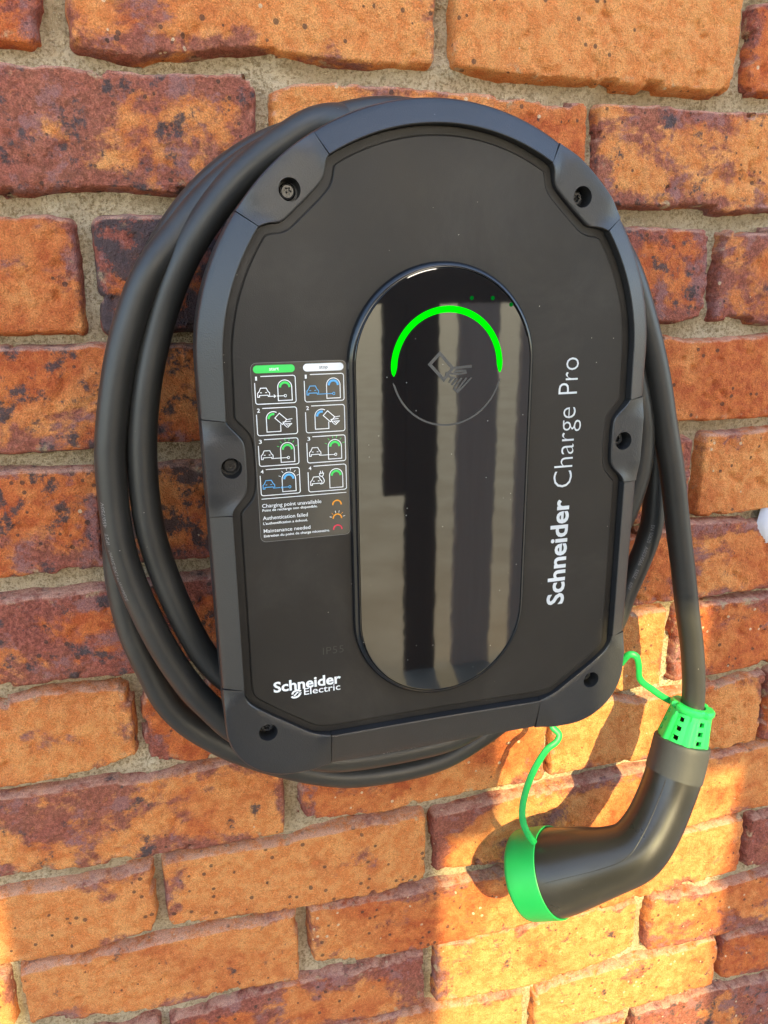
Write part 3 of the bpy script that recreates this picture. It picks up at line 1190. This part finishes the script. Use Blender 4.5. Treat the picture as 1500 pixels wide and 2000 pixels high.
# card-and-hand symbol, raised on the glass
parts = []
card = [(-8.3, -0.6), (-2.7, 5.0), (4.6, -3.0), (-0.3, -9.0)]
rc = []
for i in range(4):
    a, b, c = card[i - 1], card[i], card[(i + 1) % 4]
    for t in (0.14, 0.0, 0.14):
        q = a if len(rc) % 3 == 0 else c
        rc.append((b[0] + (q[0] - b[0]) * t, b[1] + (q[1] - b[1]) * t))
v, f = stroke(rc, 1.7, True)
parts.append((v, f, 109.72, 0))
for pts, w in (([(5.6, -3.2), (10.5, -2.6), (15.6, -2.4)], 1.5),
               ([(5.4, -4.9), (9.5, -4.5), (12.5, -4.7)], 1.1),
               ([(12.8, -5.6), (8.5, -6.2), (4.6, -6.0), (1.2, -5.4), (1.0, -6.6), (3.4, -7.6)], 1.1),
               ([(3.4, -7.8), (6.2, -8.2)], 1.0),
               ([(4.8, -8.2), (2.6, -10.6)], 1.1), ([(7.2, -8.4), (4.2, -12.0)], 1.1),
               ([(9.8, -8.4), (5.6, -13.6)], 1.1), ([(12.6, -8.4), (7.2, -15.0)], 1.1),
               ([(15.4, -8.4), (11.2, -12.6), (7.6, -15.8), (5.2, -13.9)], 1.1)):
    v, f = stroke(pts, w)
    parts.append((v, f, 109.76 + 0.02 * len(parts), 0))
flat_mesh("card_symbol", parts, [M['etch']], disp)

# ------------------------------------------------------------------ lettering
ZL = 105.12


def rot90(vs, base_x):
    """Text laid out along +x, turned to read upwards with its baseline at x = base_x."""
    return [(base_x - y, x) for x, y in vs]


v, f = fit_text("Schneider", -151.0, -83.3, 0.0, 11.7, 0.024)
flat_mesh("lettering", [(rot90(v, 82.2), f, ZL, 0)], [M['grey']], charger)
v, f = fit_text("Charge", -75.8, -28.3, 0.0, 11.7, -0.012)
flat_mesh("lettering", [(rot90(v, 82.6), f, ZL, 0)], [M['grey']], charger)
v, f = fit_text("Pro", -20.6, -0.1, 0.0, 11.7, -0.012)
flat_mesh("lettering", [(rot90(v, 82.8), f, ZL, 0)], [M['grey']], charger)

parts = []
v, f = fit_text("Schneider", -100.2, -60.8, -183.0, 6.7, 0.028)
parts.append((v, f, ZL, 0))
v, f = fit_text("Electric", -82.8, -61.3, -187.2, 4.2, 0.008)
parts.append((v, f, ZL, 0))
# emblem: slanted rounded lozenge with an S-shaped gap
ex, ey = -87.4, -185.6


def sh(p):
    return [(ex + x + 0.30 * y, ey + y) for x, y in p]


v, f = stroke(sh(arc(0.1, 0.55, 2.3, 20, 205, 12, 1.55)), 1.2)
parts.append((v, f, ZL + 0.05, 0))
v, f = stroke(sh(arc(-0.1, -0.75, 2.3, 200, 385, 12, 1.55)), 1.2)
parts.append((v, f, ZL + 0.05, 0))
v, f = stroke(sh([(-1.1, -1.0), (-0.3, -0.6), (0.2, 0.5), (1.0, 0.9)]), 0.95)
parts.append((v, f, ZL + 0.10, 0))
for y in (0.35, -0.25, -0.8):
    v, f = stroke(sh([(1.5, y), (3.1, y)]), 0.3)
    parts.append((v, f, ZL + 0.10, 0))
flat_mesh("maker_logo", parts, [M['white']], charger)

v, f = fit_text("IP55", -70.8, -58.6, -163.3, 4.4, -0.008, 1.1)
flat_mesh("rating_mark", [(v, f, 105.08, 0)], [M['deboss']], charger)

# ------------------------------------------------------------------ instruction label
SX, SY = -102.3, 3.05
mb = MB()
rr = rrect(SX, SY - 95.1, SX + 49.7, SY, 3.0)
stack(mb, [[(x, y, 104.9) for x, y in rr], [(x, y, 105.16) for x, y in rr]])
sticker = mb.build("instruction_label", M['label'], charger, smooth=False)
ZS = 105.24
PM = [M['white'], M['green'], M['blue'], M['orange'], M['red'], M['ink']]
rim_line = rrect(SX + .2, SY - 94.9, SX + 49.5, SY - .2, 2.9)
v, f = stroke(rim_line, 0.16, True)
flat_mesh("label_edge", [(v, f, ZS, 0)], [M['cprint']], sticker)


def S(p):
    return [(SX + x, SY + y) for x, y in p]


for x0, x1, mi, txt, ti in ((1.4, 22.6, 1, "start", 0), (26.9, 48.1, 0, "stop", 5)):
    pl = rrect(x0, -5.3, x1, -1.4, 1.9)
    parts = [(S(pl), [list(range(len(pl)))], ZS, mi)]
    w = 4.9 if txt == "start" else 4.4
    c = 0.5 * (x0 + x1)
    v, f = fit_text(txt, c - w / 2, c + w / 2, -4.1, 1.75, 0.01)
    parts.append((S(v), f, ZS + 0.06, ti))
    flat_mesh("heading_bar", parts, PM, sticker)

LW = 0.42


class Pic:
    def __init__(self):
        self.p, self.z = [], ZS

    def s(self, pts, m=0, w=LW, closed=False):
        v_, f_ = stroke(S(pts), w, closed)
        self.z += 0.012
        self.p.append((v_, f_, self.z, m))

    def frame(self, x0, y0, num):
        x1, y1 = x0 + 20.8, y0 - 14.0
        r = 1.2
        q = [(x0 + 3.1, y0), (x1 - r, y0)] + arc(x1 - r, y0 - r, r, 90, 0, 4) + arc(x1 - r, y1 + r, r, 0, -90, 4) \
            + arc(x0 + r, y1 + r, r, -90, -180, 4) + [(x0, y0 - 3.1)]
        self.s(q)
        v_, f_ = fit_text(num, x0 + 0.4, x0 + (1.35 if num == "1" else 1.9), y0 - 2.0, 2.0, 0.01)
        self.p.append((S(v_), f_, ZS, 0))

    def station(self, x0, yb, m, w=7.2, h=10.4, full=True, rays=False):
        r = w / 2
        cx, cy = x0 + r, yb + h - r
        if full:
            self.s([(x0, yb)] + [(x0 + w, yb)] + [(x0 + w, cy)] + arc(cx, cy, r, 8, 172, 12) + [(x0, cy)], 0, LW, True)
            self.s(arc(cx, cy - .1, r - 1.15, 0, 180, 12), m, 1.15)
        else:
            self.s([(x0 + w, yb + 3.6), (x0 + w, yb), (x0, yb), (x0, cy)] + arc(cx, cy, r, 172, 60, 9))
            self.s(arc(cx, cy - .1, r - 1.15, 180, 75, 9), m, 1.15)
        if rays:
            for a in (20, 50, 78, 102, 130, 160):
                ca, sa = math.cos(math.radians(a)), math.sin(math.radians(a))
                self.s([(cx + (r + .9) * ca, cy + (r + .9) * sa), (cx + (r + 2.1) * ca, cy + (r + 2.1) * sa)], 0 if m == 2 else 1, 0.24)

    def car(self, x, y, m=0):
        q = [(6.1, 0.0), (6.1, 1.5), (5.3, 2.3), (4.5, 4.0), (1.6, 4.0), (0.8, 2.3), (0.0, 1.5), (0.0, -0.5), (0.9, -0.5),
             (0.9, 0.35), (5.2, 0.35), (5.5, -0.15)]
        self.s([(x + a, y + b) for a, b in q], m, 0.4)
        self.s([(x + 1.3, y + 1.7), (x + 2.2, y + 1.7)], m, 0.36)
        self.s([(x + 3.9, y + 1.7), (x + 4.8, y + 1.7)], m, 0.36)

    def lead(self, x, y, x2, m=0, arrow=None):
        if arrow is None:
            self.s([(x, y), (x2 - .6, y)], m, 0.36)
        else:
            mid = x + (x2 - x) * 0.42
            self.s([(x, y), (mid, y)], m, 0.36)
            self.s([(mid + 0.7, y), (x2 - .6, y)], m, 0.36)
            if arrow > 0:
                self.s([(mid - .7, y + .8), (mid + .1, y), (mid - .7, y - .8)], m, 0.34)
            else:
                self.s([(mid + 1.3, y + .8), (mid + .5, y), (mid + 1.3, y - .8)], m, 0.34)
        self.s(arc(x2, y, 0.62, 0, 345, 12), m, 0.34)

    def card(self, x, y):
        self.s([(x, y), (x + 2.4, y + 2.4), (x + 6.1, y - 1.0), (x + 3.7, y - 3.5)], 0, 0.4, True)
        for a, b in (((5.6, -1.2), (9.0, -.7)), ((3.8, -2.3), (8.2, -2.0)), ((4.2, -3.3), (8.8, -3.2)), ((4.6, -3.6), (6.2, -5.1)),
                     ((5.8, -3.5), (7.0, -4.6)), ((7.0, -3.5), (7.8, -4.2)), ((8.7, -3.2), (6.4, -5.2))):
            self.s([(x + a[0], y + a[1]), (x + b[0], y + b[1])], 0, 0.36)

    def done(self):
        flat_mesh("pictogram", self.p, PM, sticker)


CA, CB = 1.8, 27.2
RY = (-6.9, -23.1, -39.3, -55.2)
P = Pic(); P.frame(CA, RY[0], "1"); P.station(CA + 11.6, RY[0] - 12.6, 1); P.car(CA + 1.2, RY[0] - 9.9); P.lead(CA + 6.4, RY[0] - 10.2, CA + 15.3, 0, 1); P.done()
P = Pic(); P.frame(CA, RY[1], "2"); P.station(CA + 4.9, RY[1] - 12.3, 1, full=False); P.card(CA + 9.3, RY[1] - 5.3); P.done()
P = Pic(); P.frame(CA, RY[2], "3"); P.station(CA + 11.4, RY[2] - 12.6, 1, rays=True); P.car(CA + 1.2, RY[2] - 9.9); P.lead(CA + 6.4, RY[2] - 10.2, CA + 15.3); P.done()
P = Pic(); P.frame(CA, RY[3], "4"); P.station(CA + 11.4, RY[3] - 12.6, 2, rays=True); P.car(CA + 1.2, RY[3] - 9.9, 2); P.lead(CA + 6.4, RY[3] - 10.2, CA + 15.3, 2, -1); P.done()
P = Pic(); P.frame(CB, RY[0], "1"); P.station(CB + 11.6, RY[0] - 12.6, 2); P.car(CB + 1.2, RY[0] - 9.9, 2); P.lead(CB + 6.4, RY[0] - 10.2, CB + 15.3, 2); P.done()
P = Pic(); P.frame(CB, RY[1], "2"); P.station(CB + 4.9, RY[1] - 12.3, 2, full=False); P.card(CB + 9.3, RY[1] - 5.3); P.done()
P = Pic(); P.frame(CB, RY[2], "3"); P.station(CB + 11.4, RY[2] - 12.6, 1, rays=True); P.car(CB + 1.2, RY[2] - 9.9); P.lead(CB + 6.4, RY[2] - 10.2, CB + 15.3); P.done()
P = Pic(); P.frame(CB, RY[3], "4"); P.station(CB + 11.6, RY[3] - 12.6, 1); P.car(CB + 1.2, RY[3] - 9.9)
P.s([(CB + 6.5, -65.3), (CB + 8.0, -64.9), (CB + 8.7, -63.8), (CB + 8.3, -62.4), (CB + 7.4, -61.0)], 0, 0.4)
P.s([(CB + 6.1, -59.3), (CB + 6.3, -60.6), (CB + 7.2, -61.1), (CB + 8.1, -60.6), (CB + 8.4, -59.3)], 0, 0.4, True)
P.s([(CB + 6.7, -59.2), (CB + 6.7, -58.0)], 0, 0.36); P.s([(CB + 7.8, -59.2), (CB + 7.8, -58.0)], 0, 0.36)
P.done()
v, f = stroke(S([(1.8, -71.0), (47.8, -71.0)]), 0.36)
flat_mesh("divider_line", [(v, f, ZS, 0)], PM, sticker)
for s, x1, y, cap, b in (("Charging point unavailable", 33.8, -75.8, 2.0, 0.003), ("Point de recharge non disponible.", 31.6, -78.0, 1.35, 0.012),
                         ("Authentication failed", 26.1, -82.6, 2.0, 0.003), ("L'authentification a échoué.", 26.0, -85.3, 1.35, 0.012),
                         ("Maintenance needed", 27.2, -89.8, 2.0, 0.003), ("Entretien du point de charge nécessaire.", 37.9, -92.3, 1.35, 0.012)):
    v, f = fit_text(s, 1.9, x1, y, cap, b)
    flat_mesh("caption", [(S(v), f, ZS, 0)], PM, sticker)
for y, m, rays in ((-77.4, 3, False), (-85.2, 3, True), (-91.5, 4, False)):
    P = Pic()
    P.s(arc(42.4, y, 2.35, -5, 185, 14), m, 0.75)
    if rays:
        for a in (15, 45, 75, 105, 135, 165):
            ca, sa = math.cos(math.radians(a)), math.sin(math.radians(a))
            P.s([(42.4 + 3.2 * ca, y + 3.2 * sa), (42.4 + 4.5 * ca, y + 4.5 * sa)], m if a in (45, 135) else 0, 0.26)
    flat_mesh("status_arc", P.p, PM, sticker)


# ------------------------------------------------------------------ charging cable, coiled behind the cover
R_CAB = 8.5
cable = empty("charging_cable", 257.6, -160.0, 30.0)
tag(cable, "thick black charging cable coiled round the charger ending in a bent black plug", "cable")
C0 = np.array([257.6, -160.0, 30.0])
TURN_B = [(130.4, -356.6, 46), (113.2, -318.9, 48), (103.2, -285.8, 48), (97.4, -256.2, 48), (96.5, -225.2, 48), (98.0, -201.3, 48),
          (102.8, -172.6, 48), (111.7, -142.0, 48), (124.1, -112.4, 51), (139.7, -88.0, 53), (160.6, -64.0, 54), (186.2, -45.0, 54),
          (209.9, -33.0, 50)]
TURN_D = [(423.1, -193.6, 46), (428.6, -218.6, 46), (428.4, -244.1, 46), (421.9, -273.6, 44), (410.3, -305.3, 40)]
TURN_C = [(349.5, -433.6, 26), (320.4, -452.3, 26), (294.3, -464.1, 26), (266.8, -467.8, 26), (237.6, -467.4, 26), (210.4, -463.4, 26),
          (174.4, -449.0, 26), (142.8, -431.3, 26), (123.5, -416.5, 26), (107.6, -401.0, 26), (95.8, -382.8, 26), (88.0, -359.8, 26),
          (79.1, -329.5, 26), (75.4, -294.2, 26), (76.4, -270.8, 26)]
TURN_E = [(457.0, -275.4, 28), (455.3, -299.4, 28), (447.6, -323.3, 28), (437.9, -347.4, 28), (429.6, -368.6, 30)]
BOT_2 = [(317.4, -422.7, 48), (289.9, -431.8, 50), (258.9, -434.5, 50), (221.5, -434.6, 50), (192.6, -429.9, 50), (158.6, -410.9, 51)]
TURN_A = [(138.8, -397.1, 52), (126.9, -381.8, 52), (113.2, -362.2, 52), (100.5, -336.1, 52), (91.2, -310.2, 52), (83.1, -280.8, 52),
          (79.7, -255.0, 52), (79.6, -222.6, 52), (81.5, -200.4, 52), (90.2, -159.4, 52), (102.2, -127.1, 52), (113.7, -107.5, 52),
          (127.8, -91.8, 48), (142.0, -75.6, 46), (163.6, -57.8, 45), (185.0, -46.0, 44), (213.5, -32.8, 43), (250.9, -25.4, 42)]
HANG = [(404.0, -107.4, 48), (421.3, -145.9, 49.3), (433.2, -179.6, 50.5), (441.2, -211.1, 51.8), (450.4, -244.0, 53.1),
        (458.3, -281.9, 54.4), (466.6, -317.5, 55.6), (473.3, -350.2, 56.9), (479.2, -375.5, 58.2), (482.8, -396.8, 59.5),
        (485.1, -418.3, 60.7), (484.4, -440.0, 62.0), (480.5, -455.0, 62.0)]
path = ([(300, -370, 34), (230, -392, 44), (170, -388, 46)] + TURN_B
        + [(250, -30, 24), (310, -36, 22), (365, -68, 26), (403, -125, 38)] + TURN_D + [(385, -365, 34), (365, -405, 28)] + TURN_C
        + [(78, -230, 27), (84, -185, 28), (100, -130, 28), (135, -75, 28), (185, -40, 28), (250, -28, 20), (325, -32, 12),
           (390, -70, 12), (435, -140, 14), (455, -215, 22)] + TURN_E + [(395, -400, 40), (350, -415, 46)] + BOT_2 + TURN_A
        + [(300, -34, 40), (350, -58, 42), (382, -82, 46)] + HANG)
CP = smooth_path(catmull([np.array(q, float) - C0 for q in path], 10), 14)
mb = MB()
tube(mb, CP, R_CAB, 28)
sheath = mb.build("cable_sheath", M['cable'], cable)

# faint print running along the sheath
CT, CU, CW = frames(CP)
CS = np.concatenate([[0], np.cumsum(np.linalg.norm(CP[1:] - CP[:-1], axis=1))])
CAM = np.array([117.6, -127.8, 487.0]) - C0


def nearest_s(pt):
    return CS[int(np.argmin(np.linalg.norm(CP - (np.array(pt, float) - C0), axis=1)))]


def cable_text(s, pt, tilt, cap, rev=False):
    """Wrap a line of print on the sheath starting near pt, tilt degrees round from the side facing out."""
    v, f = text2d(s, -0.004)
    sc = cap / 0.72
    s0 = nearest_s(pt)
    vs = []
    for x, y in v:
        ss = s0 + (-1 if rev else 1) * x * sc
        i = int(np.clip(np.searchsorted(CS, ss) - 1, 0, len(CS) - 2))
        t = (ss - CS[i]) / (CS[i + 1] - CS[i])
        p_ = CP[i] * (1 - t) + CP[i + 1] * t
        T = CT[i] * (1 - t) + CT[i + 1] * t
        T /= np.linalg.norm(T)
        out = np.array([0, 0, 1.0]) - T * T[2]
        out /= np.linalg.norm(out)
        sd = np.cross(out, T)
        a = math.radians(tilt) + (1 if rev else -1) * (y * sc - cap / 2) / R_CAB
        q = p_ + (R_CAB + 0.06) * (math.cos(a) * out - math.sin(a) * sd)
        vs.append(tuple(q))
    m_ = MB()
    m_.add(vs, f)
    m_.build("cable_print", M['cprint'], sheath, smooth=False)


cable_text("5G6mm²+1X0.5mm²   IP2T   450/750V", (87, -296, 52), -42, 2.7)
cable_text("5G6mm²+1X0.5mm²   (P2)   450/750V", (262, -434, 50), 44, 2.7)
cable_text("EN 50620   A0034566   SS0Z   60V", (456, -290, 28), 30, 2.7)

# plug: bent handle
con = empty("connector", 0, 0, 0, cable)
con.location = (0, 0, 0)
AX = [(479.1, -458.7, 62, 20.4), (472.1, -482.9, 66, 20.9), (463.2, -502.5, 70, 20.8), (450.0, -523.2, 75, 21.3), (434.8, -539.5, 77, 22.6),
      (418.5, -549.4, 71.5, 24.6), (401.1, -560.3, 60.5, 29.4), (384.6, -572.5, 48, 33.4), (373.5, -581.0, 37, 33.6)]
A4 = np.array(catmull(AX, 8))
A4[:, :3] = smooth_path(A4[:, :3], 4)
HP, HR = A4[:, :3] - C0, A4[:, 3]
k0 = 9
mb = MB()
tube(mb, HP[k0 - 1:], HR[k0 - 1:], 48)
mb.build("handle", M['handle'], con, sharp=50)
# grey collar at the cable end
mb = MB()
cp = list(HP[:k0 + 1])
cr = [q + 0.7 for q in HR[:k0 + 1]]
cr[0] -= 2.2
cp.insert(1, cp[0] * 0.7 + cp[1] * 0.3)
cr.insert(1, HR[0] + 0.3)
tube(mb, cp, cr, 48)
collar = mb.build("collar", M['collar'], con, sharp=40)
# moulding seam on the inner side of the handle
T, U, W_ = frames(HP)
mb = MB()
seam = []
for i in range(k0 + 1, len(HP) - 9):
    s_ = np.array([-0.78, 0.30, 0.55])
    s_ = s_ - T[i] * np.dot(s_, T[i])
    s_ /= np.linalg.norm(s_)
    seam.append(HP[i] + (HR[i] - 0.1) * s_)
tube(mb, smooth_path(seam, 3), 0.28, 6)
mb.build("moulding_seam", M['handle'], con)

# green strain-relief nut: slotted cone with a notched flange
ax = HP[0] - np.array([484.6, -436.0, 61.0]) + C0
ax = ax / np.linalg.norm(ax)
base = HP[0] + ax * 2.0
topc = base - ax * 27.0
u_ = np.cross(ax, [0, 0, 1.0]); u_ /= np.linalg.norm(u_)
w_ = np.cross(ax, u_)
mb = MB()
seg = 72


def ring(c, r_, fn=None):
    return [tuple(c + (r_ + (fn(k) if fn else 0)) * (math.cos(2 * math.pi * k / seg) * u_ + math.sin(2 * math.pi * k / seg) * w_)) for k in range(seg)]


nl = 15
vs, fs = [], []
for j in range(nl + 1):
    t = j / nl
    c = topc * (1 - t) + base * t
    r_ = 13.2 + 4.2 * t
    vs += ring(c, r_, lambda k: 1.3 if k % 12 in (0, 1, 11) else 0.0)
for j in range(nl):
    for k in range(seg):
        k2 = (k + 1) % seg
        slot = (k % 12 in (5, 6, 7)) and (j % 4 in (2, 3)) and 1 < j < nl - 1
        if not slot:
            fs.append((j * seg + k, j * seg + k2, (j + 1) * seg + k2, (j + 1) * seg + k))
mb.add(vs, fs)
sl = mb.build("strain_relief", M['sleeve'], con, sharp=50)
sd = sl.modifiers.new("thickness", 'SOLIDIFY')
sd.thickness = 0.0022
sd.offset = 0.0
mb = MB()
stk = []
for dz, r_ in ((-3.0, 9.2), (-4.6, 9.6), (-4.8, 15.2), (-3.6, 16.6), (-1.4, 16.8), (0.2, 15.8), (1.0, 13.0), (1.0, 9.2)):
    stk.append(ring(topc + ax * dz, r_, (lambda k: -2.4 if k % 18 in (0, 1, 2) else 0.0) if r_ > 14 else None))
vs = [q for r_ in stk for q in r_]
n_ = len(stk)
fs = [(j * seg + k, j * seg + (k + 1) % seg, ((j + 1) % n_) * seg + (k + 1) % seg, ((j + 1) % n_) * seg + k) for j in range(n_) for k in range(seg)]
mb.add(vs, fs)
mb.build("flange", M['sleeve'], sl, sharp=40)

# ------------------------------------------------------------------ green cap with its strap
SEAM = np.array([384.6, -572.5, 48.0])
CAPX = np.array([-0.62, -0.48, -0.62]); CAPX /= np.linalg.norm(CAPX)
capo = empty("plug_cap", 366, -588, 30)
tag(capo, "bright green rubber cap pushed over the plug end, tied by a thin green strap", "cap")
K0 = np.array([366.0, -588.0, 30.0])
mb = MB()
s0 = SEAM - K0
prof = [(1.5, 33.2), (0.0, 33.6), (-0.3, 34.3), (0.1, 34.8), (2.0, 34.9), (10, 35.0), (18, 35.0), (24.5, 34.9), (27.0, 34.4), (28.2, 33.0), (28.6, 29.0), (28.7, 14.0), (28.7, 2.0)]
P_ = [s0 + CAPX * d for d, _ in prof]
T = CAPX
u2 = np.cross(T, [0, 0, 1.0]); u2 /= np.linalg.norm(u2)
w2 = np.cross(T, u2)
n2 = 64
vs = [tuple(p_ + r_ * (math.cos(2 * math.pi * k / n2) * u2 + math.sin(2 * math.pi * k / n2) * w2)) for p_, (d, r_) in zip(P_, prof) for k in range(n2)]
fs = [(j * n2 + k, j * n2 + (k + 1) % n2, (j + 1) * n2 + (k + 1) % n2, (j + 1) * n2 + k) for j in range(len(prof) - 1) for k in range(n2)]
fs.append([(len(prof) - 1) * n2 + k for k in range(n2)])
mb.add(vs, fs)
mb.build("cap_shell", M['cap'], capo, sharp=40)
TETHER = [(486.0, -438.5, 46.0), (470.5, -429.7, 46.0), (459.4, -421.2, 44.0), (452.3, -415.6, 44.0), (447.4, -409.3, 44.0), (444.6, -398.9, 46.0),
          (441.5, -390.0, 46.0), (436.1, -388.6, 44.0), (432.6, -396.8, 40.0), (428.6, -408.6, 34.0), (413.4, -429.2, 30.0), (393, -440.0, 32.0),
          (379.1, -444.3, 36.0), (383.5, -450.6, 40.0), (380.2, -456.0, 42.0), (371.7, -461.9, 42.0), (362.6, -481.5, 40.0),
          (356.4, -503.5, 40.0), (354.5, -518.9, 43.0), (358.0, -531.0, 46.0), (364.5, -541.5, 46.0)]
TP = smooth_path(catmull([np.array(q) - K0 for q in TETHER], 8), 2)
mb = MB()
tube(mb, TP, 2.7, 14, flat=(0.62, 1.0))
mb.build("strap", M['cap'], capo)

# ------------------------------------------------------------------ white sealant at the wall's right
mb = MB()
nu, nv = 40, 22
X, Y = np.meshgrid(np.linspace(-1, 1, nu), np.linspace(-1, 1, nv))
rr_ = np.hypot(X, Y)
H = np.sqrt(np.clip(1 - rr_ ** 2, 0, 1)) * 9.0 + fbm(X * 30, Y * 30, 30.0, 77, 2) * 2.5 - 5.0
vs, fs = [], []
for j in range(nv):
    for i in range(nu):
        vs.append((X[j, i] * 26 + 3 * math.sin(Y[j, i] * 4), Y[j, i] * 38, H[j, i]))
for j in range(nv - 1):
    for i in range(nu - 1):
        a = j * nu + i
        fs.append((a, a + 1, a + nu + 1, a + nu))
mb.add(vs, fs)
so = mb.build("sealant_smear", M['sealant'])
so.location = V(611, -300, 0)
tag(so, "small white sealant smear on the wall joint at the far right edge", "sealant")
